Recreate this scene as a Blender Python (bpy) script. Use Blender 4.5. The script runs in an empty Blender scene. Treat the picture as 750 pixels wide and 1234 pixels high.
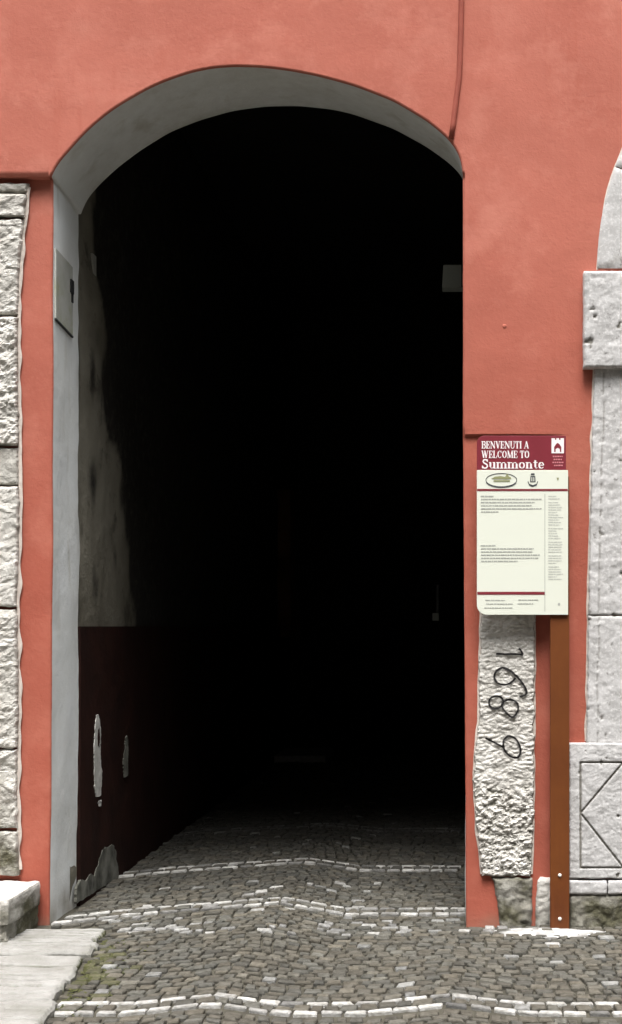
import bpy, bmesh, math, random
from mathutils import Vector, noise
random.seed(7)
S = bpy.context.scene
COL = S.collection
D, K, VX, HY, EYE = 7.0, 225.0, 555.0, 755.0, 1.6     # camera distance, px per metre on the facade, horizon, eye height

def PX(px, y=0.0): return (px - VX) * (D + y) / D / K
def PZ(py, y=0.0): return EYE + (HY - py) * (D + y) / D / K
def lerp(a, b, t): return a + (b - a) * t
def smooth(t):
    t = max(0.0, min(1.0, t)); return t * t * (3 - 2 * t)
def interp(tab, v):
    """tab: sorted list of (key, value)"""
    if v <= tab[0][0]: return tab[0][1]
    for (a, fa), (b, fb) in zip(tab, tab[1:]):
        if v <= b: return lerp(fa, fb, (v - a) / (b - a) if b > a else 0)
    return tab[-1][1]
def nz(x, y, z): return noise.noise(Vector((x, y, z)))
def fbm(x, y, z, o=4): return noise.fractal(Vector((x, y, z)), 1.0, 2.0, o)

# ------------------------------------------------------------------ materials
def sock(n, *names):
    for k in names:
        if k in n.inputs: return n.inputs[k]
def make_mat(name, c1, c2=None, scale=3.0, rough=0.85, bumps=(), spots=None, streak=None, dirt_shade=None, attr=False, spec=0.3, fine=None, faded=None):
    m = bpy.data.materials.new(name); m.use_nodes = True
    nt = m.node_tree; N = nt.nodes; L = nt.links
    b = N['Principled BSDF']; b.inputs['Roughness'].default_value = rough
    sp = sock(b, 'Specular IOR Level', 'Specular')
    if sp: sp.default_value = spec
    tc = N.new('ShaderNodeTexCoord')
    def noise_tex(sc, det=6, ro=0.6, vec=None):
        t = N.new('ShaderNodeTexNoise'); t.inputs['Scale'].default_value = sc
        t.inputs['Detail'].default_value = det; t.inputs['Roughness'].default_value = ro
        L.new(vec or tc.outputs['Object'], t.inputs['Vector']); return t
    def mix(fac, a, bb, blend='MIX'):
        x = N.new('ShaderNodeMix'); x.data_type = 'RGBA'; x.blend_type = blend
        for s_, v in ((x.inputs[0], fac), (x.inputs[6], a), (x.inputs[7], bb)):
            if isinstance(v, (int, float)): s_.default_value = v
            elif isinstance(v, tuple): s_.default_value = v + (1,)
            else: L.new(v, s_)
        return x.outputs[2]
    def ramp(src, lo, hi):
        r = N.new('ShaderNodeMapRange'); r.inputs[1].default_value = lo; r.inputs[2].default_value = hi
        L.new(src, r.inputs[0]); return r.outputs[0]
    col = c1
    if attr:
        a = N.new('ShaderNodeAttribute'); a.attribute_name = 'Col'; col = a.outputs['Color']
        col = mix(1.0, col, c1, 'MULTIPLY')
        if c2:
            t = noise_tex(scale); col = mix(ramp(t.outputs[0], .35, .65), col, mix(1.0, col, c2, 'MULTIPLY'))
    elif c2:
        t = noise_tex(scale); col = mix(ramp(t.outputs[0], .35, .65), c1, c2)
    if fine:                                   # (scale, colour, lo, hi)
        t = noise_tex(fine[0], 4); col = mix(ramp(t.outputs[0], fine[2], fine[3]), col, fine[1])
    if streak:                                 # (scale vec, colour, lo, hi)
        mp = N.new('ShaderNodeMapping'); mp.inputs['Scale'].default_value = streak[0]
        L.new(tc.outputs['Object'], mp.inputs[0])
        t = noise_tex(1.0, 6, .6, mp.outputs[0]); col = mix(ramp(t.outputs[0], streak[2], streak[3]), col, streak[1])
    if spots:                                  # (scale, colour, lo, hi)
        t = noise_tex(spots[0], 5, .7); col = mix(ramp(t.outputs[0], spots[2], spots[3]), col, spots[1])
    if dirt_shade:  # mask of real dirt, plus shade painted on arch soffit and passage wall
        a = N.new('ShaderNodeAttribute'); a.attribute_name = 'DirtShade'
        t = noise_tex(14.0, 6, .7)
        mm = N.new('ShaderNodeMath'); mm.operation = 'MULTIPLY_ADD'
        L.new(t.outputs[0], mm.inputs[0]); mm.inputs[1].default_value = 1.2; mm.inputs[2].default_value = .4
        m2 = N.new('ShaderNodeMath'); m2.operation = 'MULTIPLY'; m2.use_clamp = True
        L.new(mm.outputs[0], m2.inputs[0]); L.new(a.outputs['Fac'], m2.inputs[1])
        col = mix(m2.outputs[0], col, dirt_shade)
    if faded:                                  # fresher coat low down, sun-faded higher up
        sp_ = N.new('ShaderNodeSeparateXYZ'); L.new(tc.outputs['Object'], sp_.inputs[0])
        t = noise_tex(1.3, 4); ad = N.new('ShaderNodeMath'); ad.operation = 'MULTIPLY_ADD'
        L.new(t.outputs[0], ad.inputs[0]); ad.inputs[1].default_value = 2.0; L.new(sp_.outputs[2], ad.inputs[2])
        col = mix(ramp(ad.outputs[0], 2.9, 5.0), mix(1.0, col, faded, 'MULTIPLY'), col)
    if isinstance(col, tuple): b.inputs['Base Color'].default_value = col + (1,)
    else: L.new(col, b.inputs['Base Color'])
    nrm = None
    for sc, st, dist in bumps:
        t = noise_tex(sc, 5, .65); bp = N.new('ShaderNodeBump')
        bp.inputs['Strength'].default_value = st; bp.inputs['Distance'].default_value = dist
        L.new(t.outputs[0], bp.inputs['Height'])
        if nrm: L.new(nrm, bp.inputs['Normal'])
        nrm = bp.outputs['Normal']
    if nrm: L.new(nrm, b.inputs['Normal'])
    return m

M = {}
M['red'] = make_mat('red_plaster', (.43, .138, .098), (.37, .108, .074), 1.3, .9,
                    bumps=((5, .25, .02), (60, .35, .004), (250, .3, .002)), spots=(2.3, (.48, .175, .128), .5, .72),
                    streak=((9, 9, 1.2), (.38, .108, .072), .56, .8), dirt_shade=(.30, .22, .17), fine=(45, (.415, .135, .095), .5, .75), faded=(.86, .72, .66))
M['grey_plaster'] = make_mat('grey_plaster', (.78, .80, .80), (.69, .70, .68), 2.2, .9, bumps=((8, .3, .02), (90, .25, .003)),
                             streak=((6, 6, 1.0), (.56, .55, .50), .55, .75), spots=(5, (.78, .78, .77), .58, .7), dirt_shade=(.21, .18, .13))
M['pale_edge'] = make_mat('pale_mortar', (.62, .55, .49), (.52, .45, .40), 30, .9, bumps=((60, .5, .006),))
M['passage_shade'] = make_mat('shade_toned_wall', (.016, .014, .012), (.009, .008, .007), 1.5, .95, bumps=((12, .4, .02),))  # near-black colour puts the passage's darkness into its walls and ceiling
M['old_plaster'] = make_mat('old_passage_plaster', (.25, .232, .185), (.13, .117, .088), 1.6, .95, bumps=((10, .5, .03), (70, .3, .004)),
                            spots=(3.1, (.06, .053, .04), .55, .7), dirt_shade=(.022, .019, .015))
M['dado'] = make_mat('dark_red_dado', (.026, .0085, .0055), (.014, .005, .0035), 4, .8, bumps=((20, .3, .01),), spec=.15,
                     spots=(7, (.02, .012, .009), .62, .72))
M['peel'] = make_mat('bare_plaster', (.62, .61, .58), (.42, .41, .38), 18, .95, bumps=((50, .5, .006),))
M['cement'] = make_mat('cement_render', (.20, .198, .17), (.05, .05, .04), 7, .95, bumps=((25, .5, .01),), streak=((20, 20, 3), (.16, .155, .14), .58, .7))
M['ochre'] = make_mat('ochre_plaster', (.22, .10, .04), (.08, .035, .016), 3, .95, bumps=((20, .3, .01),))
M['stone'] = make_mat('pale_limestone', (.50, .49, .485), (.40, .392, .385), 5, .9, bumps=((22, .14, .012), (90, .4, .004)),
                      spots=(24, (.22, .21, .20), .60, .70), dirt_shade=(.10, .09, .065), fine=(60, (.62, .61, .60), .5, .7))
M['rough'] = make_mat('rough_limestone', (.64, .62, .58), (.44, .42, .385), 5, .95, bumps=((30, .6, .015), (110, .6, .006)),
                      spots=(20, (.30, .275, .235), .62, .76), dirt_shade=(.085, .08, .05))
M['slab'] = make_mat('pavement_stone', (.29, .285, .27), (.215, .21, .193), 4, .85, bumps=((14, .7, .02), (60, .6, .006)),
                     spots=(9, (.17, .16, .14), .6, .75), dirt_shade=(.06, .062, .03))
M['sett'] = make_mat('stone_sett', (1, 1, 1), (.55, .54, .50), 30, .75, bumps=((45, .8, .012), (160, .5, .004)), attr=True, spec=.4)
M['joint'] = make_mat('joint_earth', (.045, .041, .031), (.075, .069, .052), 14, .95, bumps=((60, .6, .01),))
M['mortar'] = make_mat('spilt_lime', (.50, .495, .48), (.26, .255, .245), 12, .9, bumps=((40, .7, .01),))
M['moss'] = make_mat('moss', (.05, .056, .018), (.085, .085, .035), 30, 1.0, bumps=((70, .9, .012),))
M['wood'] = make_mat('brown_stained_wood', (.155, .046, .009), (.108, .029, .006), 3, .55, bumps=((30, .2, .004),),
                     streak=((60, 60, 2.0), (.13, .036, .008), .5, .7))
M['door'] = make_mat('dark_door_wood', (.07, .04, .022), (.045, .025, .014), 3, .6, streak=((40, 40, 2), (.03, .018, .01), .5, .7))
M['panel_white'] = make_mat('panel_white', (.68, .70, .61), None, 1, .35, spec=.5)
M['burgundy'] = make_mat('burgundy_print', (.20, .022, .035), (.18, .02, .03), 8, .4, spec=.5)
M['ink_grey'] = make_mat('grey_ink', (.36, .37, .34), None, 1, .6)
M['ink_dark'] = make_mat('dark_ink', (.05, .055, .06), None, 1, .6)
M['ink_green'] = make_mat('olive_ink', (.25, .26, .13), None, 1, .6)
M['white_ink'] = make_mat('white_ink', (.82, .76, .76), None, 1, .5)
M['black_paint'] = make_mat('black_paint', (.010, .009, .009), None, 1, .7)
M['metal'] = make_mat('dull_metal', (.46, .46, .43), (.38, .385, .34), 9, .55, bumps=((40, .15, .003),), spots=(5, (.34, .35, .23), .55, .7))
M['dark_metal'] = make_mat('dark_metal', (.03, .03, .03), None, 1, .5)
M['steel'] = make_mat('bright_screw_steel', (.75, .73, .68), None, 1, .3, spec=.7)
M['cable_red'] = make_mat('painted_conduit', (.30, .075, .05), (.26, .062, .042), 14, .8, bumps=((60, .3, .004),))
M['box_grey'] = make_mat('grey_plastic', (.20, .21, .19), None, 1, .5)
M['enamel'] = make_mat('old_enamel', (.5, .49, .46), (.38, .37, .34), 30, .4)
M['dark_stone'] = make_mat('dark_stone', (.12, .112, .10), (.08, .075, .068), 3, .95, bumps=((9, .5, .03),))
M['roof'] = make_mat('roof_tile', (.22, .11, .07), (.16, .08, .05), 8, .9)

# ------------------------------------------------------------------ object helpers
def link(o, parent=None):
    COL.objects.link(o)
    if parent: o.parent = parent
    return o
def obj(name, verts, faces, mat, parent=None, smooth_sh=False, recalc=True):
    me = bpy.data.meshes.new(name)
    bm = bmesh.new()
    vs = [bm.verts.new(v) for v in verts]
    for f in faces:
        try: bm.faces.new([vs[i] for i in f])
        except ValueError: pass
    if recalc: bmesh.ops.recalc_face_normals(bm, faces=bm.faces)
    bm.to_mesh(me); bm.free()
    me.materials.append(mat)
    if smooth_sh:
        for p in me.polygons: p.use_smooth = True
    return link(bpy.data.objects.new(name, me), parent)
def thing(name, label, cat, group=None):
    o = bpy.data.objects.new(name, None); o.empty_display_size = .1
    COL.objects.link(o); return tag(o, label, cat, group)
def tag(o, label, cat, group=None):
    o['label'] = label; o['category'] = cat
    if group: o['group'] = group
    return o
def kind(o, k):
    o['kind'] = k; return o
def rebase(t, loc):
    """move the Empty to the thing's base, keeping its parts where they are"""
    t.location = loc
    for c in t.children: c.location = Vector(c.location) - Vector(loc)

class MB:
    def __init__(s): s.v = []; s.f = []; s.c = []
    def add(s, verts, faces):
        n = len(s.v); s.v += verts; s.f += [[i + n for i in f] for f in faces]
    def box(s, x0, x1, y0, y1, z0, z1):
        s.add([(x, y, z) for x in (x0, x1) for y in (y0, y1) for z in (z0, z1)],
              [(0, 1, 3, 2), (4, 6, 7, 5), (0, 4, 5, 1), (2, 3, 7, 6), (0, 2, 6, 4), (1, 5, 7, 3)])
    def grid(s, fn, us, vs):
        n = len(s.v); w = len(vs)
        for u in us:
            for v in vs: s.v.append(fn(u, v))
        for i in range(len(us) - 1):
            for j in range(w - 1):
                a = n + i * w + j; s.f.append([a, a + w, a + w + 1, a + 1])
    def prism(s, pts, y0, y1):
        """pts (x,z) outline, from y0 (front) to y1"""
        n = len(pts)
        s.add([(x, y0, z) for x, z in pts] + [(x, y1, z) for x, z in pts],
              [list(range(n)), list(range(2 * n - 1, n - 1, -1))] + [[i, (i + 1) % n, n + (i + 1) % n, n + i] for i in range(n)])
    def tube(s, pts, r, n=10):
        rings = []
        for i, p in enumerate(pts):
            p = Vector(p); a = Vector(pts[max(0, i - 1)]); b = Vector(pts[min(len(pts) - 1, i + 1)])
            d = (b - a).normalized(); u = d.cross(Vector((.1, 1, .05))).normalized(); w = d.cross(u)
            rings.append([tuple(p + u * r * math.cos(2 * math.pi * k / n) + w * r * math.sin(2 * math.pi * k / n)) for k in range(n)])
        base = len(s.v)
        for rg in rings: s.v += rg
        for i in range(len(rings) - 1):
            for k in range(n):
                s.f.append([base + i * n + k, base + i * n + (k + 1) % n, base + (i + 1) * n + (k + 1) % n, base + (i + 1) * n + k])
        s.f.append([base + k for k in range(n)]); s.f.append([base + (len(rings) - 1) * n + k for k in range(n)])
    def disc(s, c, r, h, n=14, dome=.5):
        """screw head standing off towards -Y"""
        x, y, z = c; b = len(s.v)
        for rr, yy in ((r, y), (r, y - h * .4), (r * .7, y - h)):
            for k in range(n): s.v.append((x + rr * math.cos(2 * math.pi * k / n), yy, z + rr * math.sin(2 * math.pi * k / n)))
        for i in range(2):
            for k in range(n): s.f.append([b + i * n + k, b + i * n + (k + 1) % n, b + (i + 1) * n + (k + 1) % n, b + (i + 1) * n + k])
        s.f.append([b + 2 * n + k for k in range(n)])
    def build(s, name, mat, parent=None, sm=False, recalc=True): return obj(name, s.v, s.f, mat, parent, sm, recalc)
def frange(a, b, step):
    n = max(1, int(math.ceil(abs(b - a) / step))); return [a + (b - a) * i / n for i in range(n + 1)]
def bevel(o, w, seg=2):
    m = o.modifiers.new('Bevel', 'BEVEL'); m.width = w; m.segments = seg; m.limit_method = 'ANGLE'; m.angle_limit = .6
    return o
def set_dirt_shade(o, fn):
    me = o.data; a = me.attributes.new('DirtShade', 'FLOAT', 'POINT')
    a.data.foreach_set('value', [max(0, min(1, fn(v.co))) for v in me.vertices])

# ------------------------------------------------------------------ camera, light, world
cam = bpy.data.cameras.new('camera'); co = bpy.data.objects.new('camera', cam); COL.objects.link(co)
co.location = (0, -D, EYE); co.rotation_euler = (math.radians(90), 0, 0)
cam.sensor_fit = 'HORIZONTAL'; cam.sensor_width = 36; cam.lens = 36 * K * D / 750
cam.shift_x = -(VX - 375) / 750; cam.shift_y = (HY - 617) / 750
cam.clip_start = .05; cam.clip_end = 3000
S.camera = co
SUN_EL = 68
sl = bpy.data.lights.new('sun', 'SUN'); sl.energy = 1.5; sl.angle = math.radians(20); sl.color = (1, .97, .93)
so = bpy.data.objects.new('sun', sl); COL.objects.link(so); so.location = (0, -10, 20)
so.rotation_euler = (math.radians(90 - SUN_EL), 0, 0)
W = bpy.data.worlds.new('World'); S.world = W; W.use_nodes = True
nt = W.node_tree; bg = nt.nodes['Background']
sky = nt.nodes.new('ShaderNodeTexSky'); sky.sky_type = 'NISHITA'; sky.sun_disc = False
sky.sun_elevation = math.radians(SUN_EL); sky.sun_rotation = math.radians(180)
sky.dust_density = 4; sky.air_density = 1.0
hs = nt.nodes.new('ShaderNodeHueSaturation'); hs.inputs['Saturation'].default_value = .12
nt.links.new(sky.outputs[0], hs.inputs['Color'])
# overcast luminance: darker towards the horizon, brightest overhead
tc = nt.nodes.new('ShaderNodeTexCoord'); sx = nt.nodes.new('ShaderNodeSeparateXYZ'); nt.links.new(tc.outputs['Generated'], sx.inputs[0])
mr = nt.nodes.new('ShaderNodeMapRange'); mr.inputs[1].default_value = 0; mr.inputs[2].default_value = 1
mr.inputs[3].default_value = .10; mr.inputs[4].default_value = 1.7; nt.links.new(sx.outputs[2], mr.inputs[0])
mx = nt.nodes.new('ShaderNodeMix'); mx.data_type = 'RGBA'; mx.blend_type = 'MULTIPLY'; mx.inputs[0].default_value = 1
nt.links.new(hs.outputs[0], mx.inputs[6]); nt.links.new(mr.outputs[0], mx.inputs[7])
nt.links.new(mx.outputs[2], bg.inputs['Color']); bg.inputs['Strength'].default_value = .15
vs = S.view_settings; vs.view_transform = 'Standard'; vs.look = 'None'; vs.gamma = 1; vs.use_curve_mapping = False
vs.exposure = 1.35
S.cycles.max_bounces = 6; S.cycles.diffuse_bounces = 4

# ------------------------------------------------------------------ red house: facade, arch, passage
house = thing('red_house', 'red plastered house front with a tall dark arched passage through it', 'house')
LEDGE = PZ(212)                       # upper plaster stands proud of the pier below it, left of the arch
REC = .06                            # how far that pier lies back
XL = -2.2                             # left side of the passage
ZT = 8.0
def wall_y(x, z):
    y = .006 * nz(x * .9, 3.1, z * .9) + .0035 * nz(x * 3.1, 7, z * 3.1) + .0012 * nz(x * 11, 1, z * 11)
    if x > -.1:                       # the patch below the shallow step right of the arch
        zl = PZ(523) + .006 * nz(x * 6, 0, 2)
        y += .016 * smooth((zl - z) / .012) * smooth((.56 - x) / .16) * (1 - .0 * z)
    return y
arch_front = [(61.5, 211.7), (66, 201), (73, 192), (82, 182), (101, 160.5), (122.5, 141), (139.6, 128.5), (154.5, 119.5), (177, 106.5), (200, 96.5), (227, 87),
              (253, 81.3), (280, 79.2), (307, 79.8), (333, 82), (360, 86), (387, 91.5), (425, 102), (475, 121), (515, 145), (540, 166), (551, 180), (556, 193), (558, 210)]
arch_back = [(97.5, 258), (104.4, 240.5), (120, 222), (141.7, 202), (169.5, 181), (205, 159), (240, 145), (280, 133.5), (320, 128), (360, 127.3), (400, 131.5), (425, 137),
             (475, 155), (515, 177), (540, 195), (556, 210), (560.5, 222)]
YB = .54
def resample(pts, n):
    d = [0]
    for a, b in zip(pts, pts[1:]): d.append(d[-1] + math.hypot(b[0] - a[0], b[1] - a[1]))
    out = []
    for i in range(n):
        t = d[-1] * i / (n - 1)
        out.append((interp(list(zip(d, [p[0] for p in pts])), t), interp(list(zip(d, [p[1] for p in pts])), t)))
    return out
def smooth_pts(pts, it=3):
    for _ in range(it):
        pts = [pts[0]] + [((a[0] + 2 * b[0] + c[0]) / 4, (a[1] + 2 * b[1] + c[1]) / 4) for a, b, c in zip(pts, pts[1:], pts[2:])] + [pts[-1]]
    return pts
NA = 110
AF = [(PX(x), PZ(z)) for x, z in smooth_pts(resample(arch_front, NA), 4)]
AB = [(PX(x, YB), PZ(z, YB)) for x, z in smooth_pts(resample(arch_back, NA), 4)]
AF[0] = (PX(61.5), LEDGE)
left_edge = [(-.1, -2.222), (0, -2.222), (1.0, -2.212), (1.9, -2.206), (3.0, -2.203), (LEDGE, -2.203)]      # z -> x
right_edge = [(-.1, PX(562)), (0, PX(562)), (1.6, PX(560)), (2.62, PX(558.3)), (AF[-1][1], AF[-1][0])]
def xl_edge(z): return interp(left_edge, z) + .004 * nz(1, 5, z * 2.2) + .0012 * nz(1, 5, z * 14)
def xr_edge(z): return interp(right_edge, z) + .003 * nz(9, 5, z * 2.0) * smooth((AF[-1][1] - z) / .2) + .0012 * nz(9, 5, z * 14) * smooth((AF[-1][1] - z) / .2)
def upper_y(x, z): return wall_y(x, z)
R = .012
wallmb = MB()
zl_rows = frange(-.1, LEDGE, .03); zr_rows = frange(-.1, AF[-1][1], .03)
# left pier (lies back by REC)
def pier_fn(u, v):
    x = lerp(-6.5, xl_edge(v) - R, u); return (x, REC + .6 * wall_y(x, v), v)
us = [1 - (1 - t) ** 2 for t in frange(0, 1, .03)]
wallmb.grid(pier_fn, us, zl_rows)
# upper wall left of the arch
xa0 = AF[0][0] - R
wallmb.grid(lambda u, v: (lerp(-6.5, xa0, u), wall_y(lerp(-6.5, xa0, u), v) + .010 * smooth((LEDGE + .02 - v) / .02), v), us, frange(LEDGE, LEDGE + .1, .01) + frange(LEDGE + .13, ZT, .06))
# underside of the ledge
wallmb.grid(lambda u, v: (lerp(-6.5, xa0, u), lerp(wall_y(lerp(-6.5, xa0, u), LEDGE) + .010, REC + .03, v), LEDGE), us, [0, .5, 1])
# above the arch
norms = []
for i, p in enumerate(AF):
    a = AF[max(0, i - 1)]; b = AF[min(NA - 1, i + 1)]
    tx, tz = b[0] - a[0], b[1] - a[1]; l = math.hypot(tx, tz); norms.append((-tz / l, tx / l))
norms[0] = (-1, 0); norms[-1] = (1, 0)
ts = [t ** 1.6 for t in frange(0, 1, .02)]
def above(i, t):
    x = AF[i][0] + norms[i][0] * R; z0 = AF[i][1] + norms[i][1] * R; z = lerp(z0, ZT, t)
    return (x, wall_y(x, z), z)
# keep columns monotonic in x
wallmb.grid(lambda i, t: above(int(i), t), list(range(NA)), ts)
# right wall
xr0 = AF[-1][0] + R
zrow2 = frange(-.1, 2.58, .03) + frange(2.59, 2.68, .004) + frange(2.71, AF[-1][1], .03)
us2 = [t ** 1.5 for t in frange(0, 1, .012)]
def rfn(u, v):
    x = lerp(xr_edge(v) + R, 6.5, u); return (x, wall_y(x, v), v)
wallmb.grid(rfn, us2, zrow2)
wallmb.grid(lambda u, v: (lerp(xr0, 6.5, u), wall_y(lerp(xr0, 6.5, u), v), v), us2, frange(AF[-1][1], ZT, .06))
# rounded arris running round the opening
outl = [(xl_edge(z), z, REC + .6 * wall_y(xl_edge(z) - R, z), (-1, 0)) for z in zl_rows]
outl += [(p[0], p[1], wall_y(p[0] + n[0] * R, p[1] + n[1] * R), n) for p, n in zip(AF, norms)]
outl += [(xr_edge(z), z, wall_y(xr_edge(z) + R, z), (1, 0)) for z in reversed(zr_rows)]
arris = [0, .25, .5, .75, 1.0]
def arris_fn(i, a):
    x, z, y, n = outl[int(i)]; t = a * math.pi / 2
    o = R * (1 - math.sin(t)); return (x + n[0] * o, y + R * (1 - math.cos(t)), z + n[1] * o)
wallmb.grid(arris_fn, list(range(len(outl))), arris)
fw = wallmb.build('front_wall', M['red'], house, True)
def wall_dirt(c):
    d = 0
    if c.x > -.05: d = .75 * smooth((.10 - c.z) / .12) * (.5 + nz(c.x * 9, 2, c.z * 9))
    else: d = .5 * smooth((.05 - c.z) / .06)
    return d
set_dirt_shade(fw, wall_dirt)
# body of the house behind the front
mb = MB(); mb.box(-6.5, 6.5, 12.0, 12.3, -.1, ZT); mb.box(-6.5, -6.2, .1, 12, -.1, ZT); mb.box(6.2, 6.5, .1, 12, -.1, ZT)
mb.build('outer_wall', M['red'], house)
mb = MB(); mb.box(-6.9, 6.9, -.5, 12.7, ZT + .002, ZT + .2); mb.build('roof', M['roof'], house)
# grey plastered lining of the arch
lin = MB()
back = [(XL - .004 - .012 * smooth((1.2 - z) / 1.2), z) for z in zl_rows]
back = [(b[0], min(b[1], AB[0][1] - .01 + .0) if False else lerp(-.1, AB[0][1], (b[1] + .1) / (LEDGE + .1))) for b in back]
back += AB + [(lerp(AB[-1][0], .04, .5), lerp(-.1, AB[-1][1], (z + .1) / (AF[-1][1] + .1))) for z in reversed(zr_rows)]
depth_t = [0, .03, .08, .16, .28, .42, .56, .7, .85, 1]
def lin_fn(i, t):
    x, z, y, n = outl[int(i)]; bx_, bz_ = back[int(i)]
    yy = lerp(y + R, YB, t); w = math.sin(math.pi * t)
    h = .010 * w * fbm(x * 1.5 + 4, yy * 3, z * 1.5, 3)
    if i < len(zl_rows): yy += .035 * t * t * (nz(1, 2, z * 2.2) + .5 * nz(1, 2, z * 9))
    return (lerp(x, bx_, t) + n[0] * h, yy, lerp(z, bz_, t) + n[1] * h)
lining = lin.build  # geometry next
lin.grid(lin_fn, list(range(len(outl))), depth_t)
lo = lin.build('arch_lining', M['grey_plaster'], house, True)
set_dirt_shade(lo, lambda c: .8 * smooth((.25 - c.z) / .3) * (.6 + .8 * nz(c.y * 6, 1, c.z * 6)) + .45 * smooth((c.y - .44) / .1) * max(0, nz(2, c.y * 8, c.z * 3)) + .30 * smooth((c.z - 3.75) / .6))  # grime at foot and back rim; soffit darkened in colour for its shade
# passage behind the lining
YE, PH = 9.4, 5.6
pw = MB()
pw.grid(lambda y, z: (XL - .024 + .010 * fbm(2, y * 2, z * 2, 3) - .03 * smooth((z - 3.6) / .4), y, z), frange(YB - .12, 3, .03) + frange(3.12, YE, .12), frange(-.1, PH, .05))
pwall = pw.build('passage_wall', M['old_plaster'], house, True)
def passage_shade(c):  # passage darkness painted into the left wall's colour, growing inward with a ragged edge
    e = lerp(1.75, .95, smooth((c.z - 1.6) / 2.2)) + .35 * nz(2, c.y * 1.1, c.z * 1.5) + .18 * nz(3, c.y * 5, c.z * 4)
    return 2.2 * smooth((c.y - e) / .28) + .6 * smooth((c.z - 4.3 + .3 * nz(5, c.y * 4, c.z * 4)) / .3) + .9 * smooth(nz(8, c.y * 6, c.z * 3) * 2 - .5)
set_dirt_shade(pwall, passage_shade)
pr = MB(); pr.box(.05, .25, YB, YE, -.1, PH); pr.build('passage_wall', M['passage_shade'], house)
pc = MB(); pc.box(XL - .3, .3, YB, YE, PH, PH + .15); pc.build('passage_ceiling', M['passage_shade'], house)
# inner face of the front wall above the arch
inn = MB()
inn.grid(lambda i, t: (AB[int(i)][0], YB, lerp(AB[int(i)][1], PH, t)), list(range(NA)), [0, 1]); inn.build('inner_front_wall', M['passage_shade'], house)
en = MB(); en.box(XL - .3, .3, YE, YE + .2, -.1, PH); en.build('passage_end_wall', M['passage_shade'], house)
def LW(px, py, off=0.0):
    r = (VX - px) / (-(XL + off) * K); return (D / r - D, EYE + (HY - py) / K / r)
dd = MB(); dd.grid(lambda y, z: (XL + .006 + .004 * fbm(5, y * 3, z * 3, 3), y, z), frange(YB + .004, YE, .1), frange(-.02, 1.6, .1))
dd.grid(lambda y, t: (lerp(XL - .03, XL + .006 + .004 * fbm(5, y * 3, 1.6 * 3, 3), t), y, 1.6), frange(YB + .004, YE, .1), [0, 1])
dd.grid(lambda t, z: (lerp(XL - .03, XL + .006 + .004 * fbm(5, (YB + .004) * 3, z * 3, 3), t), YB + .004, z), [0, 1], frange(-.02, 1.6, .1))
dado = dd.build('dado', M['dado'], house)
def wall_patch(name, pts, mat, off=.011, rag=.9):
    pts = [(a + rag * (.7 * nz(k * .9, 1.3, a) + .6 * nz(k * 2.3, 7, a)), b + 3 * rag * nz(k * 1.7, 5, a)) for k, (a, b) in enumerate(resample(pts + pts[:1], 90))][:-1]
    yz = [LW(px, py, off) for px, py in pts]
    n = len(yz); c = (sum(p[0] for p in yz) / n, sum(p[1] for p in yz) / n)
    v = [(XL + off, y, z) for y, z in yz] + [(XL - .004, y, z) for y, z in yz]
    return obj(name, v, [list(range(n))] + [[i, (i + 1) % n, n + (i + 1) % n, n + i] for i in range(n)], mat, house)
wall_patch('bare_patch', [(116.6, 862), (119, 861), (121, 872), (121.8, 890), (121.2, 905), (122.2, 918), (123.2, 930), (122.6, 948), (121.5, 962), (117, 961),
                          (114.5, 950), (114.2, 928), (113.5, 905), (114.5, 888), (115.4, 872)], M['peel'])
wall_patch('bare_patch', [(118.6, 880), (120, 877), (120.6, 890), (119.8, 901), (118.4, 899), (117.9, 890)], M['dado'], .0125, .4)
wall_patch('bare_patch', [(119.5, 966), (122.5, 965), (122, 971), (120.2, 972)], M['peel'], .011, .5)
wall_patch('bare_patch', [(151.5, 888), (154, 886), (155, 905), (154.6, 936), (149.5, 936), (148.5, 915), (150.5, 905)], M['cement'])
rp = [(92.6, 1089), (92.6, 1070), (98, 1060), (104, 1062), (109, 1053), (114, 1056), (116.5, 1046), (119, 1043), (120, 1035), (122, 1031), (123.5, 1025), (127, 1021), (131, 1021.5), (135, 1018),
      (137.5, 1018.5), (138.5, 1023), (140.5, 1027), (140.5, 1037), (142.5, 1043), (143.5, 1058), (118, 1073)]
wall_patch('cement_repair', rp, M['cement'], .011, .5)
# far end: a return pier of ochre plaster with a step in front of it
yP = 8.9
mb = MB(); mb.box(PX(327, yP), PX(350, yP), yP, YE - .02, PZ(768, yP), PZ(590, yP)); mb.build('end_pier', M['ochre'], house)
mb = MB(); mb.box(PX(323.5, yP), PX(326.6, yP), yP - .03, YE - .02, PZ(768, yP), PZ(585, yP)); mb.build('end_pier_edge', M['peel'], house)
mb = MB(); mb.box(PX(325, 8.4), PX(392, 8.4), 8.4, YE - .03, -.05, PZ(911, 8.4)); mb.build('end_step', M['peel'], house)

# painted conduit down the facade
cab = MB(); pts = []
for px, py in ((557, -60), (556.6, 0), (555.6, 40), (554.6, 70), (553.8, 92), (551.5, 110), (549, 130), (546.5, 150), (544.2, 166)):
    x, z = PX(px), PZ(py); pts.append((x, wall_y(x, z) - .004, z))
pts = [(pts[0][0], pts[0][1], ZT - .01)] + pts
cab.tube(pts, .015, 12); c = cab.build('painted_conduit', M['cable_red'], None, True)
tag(c, 'thin red painted conduit running down the plaster to the right shoulder of the arch', 'conduit')

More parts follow.
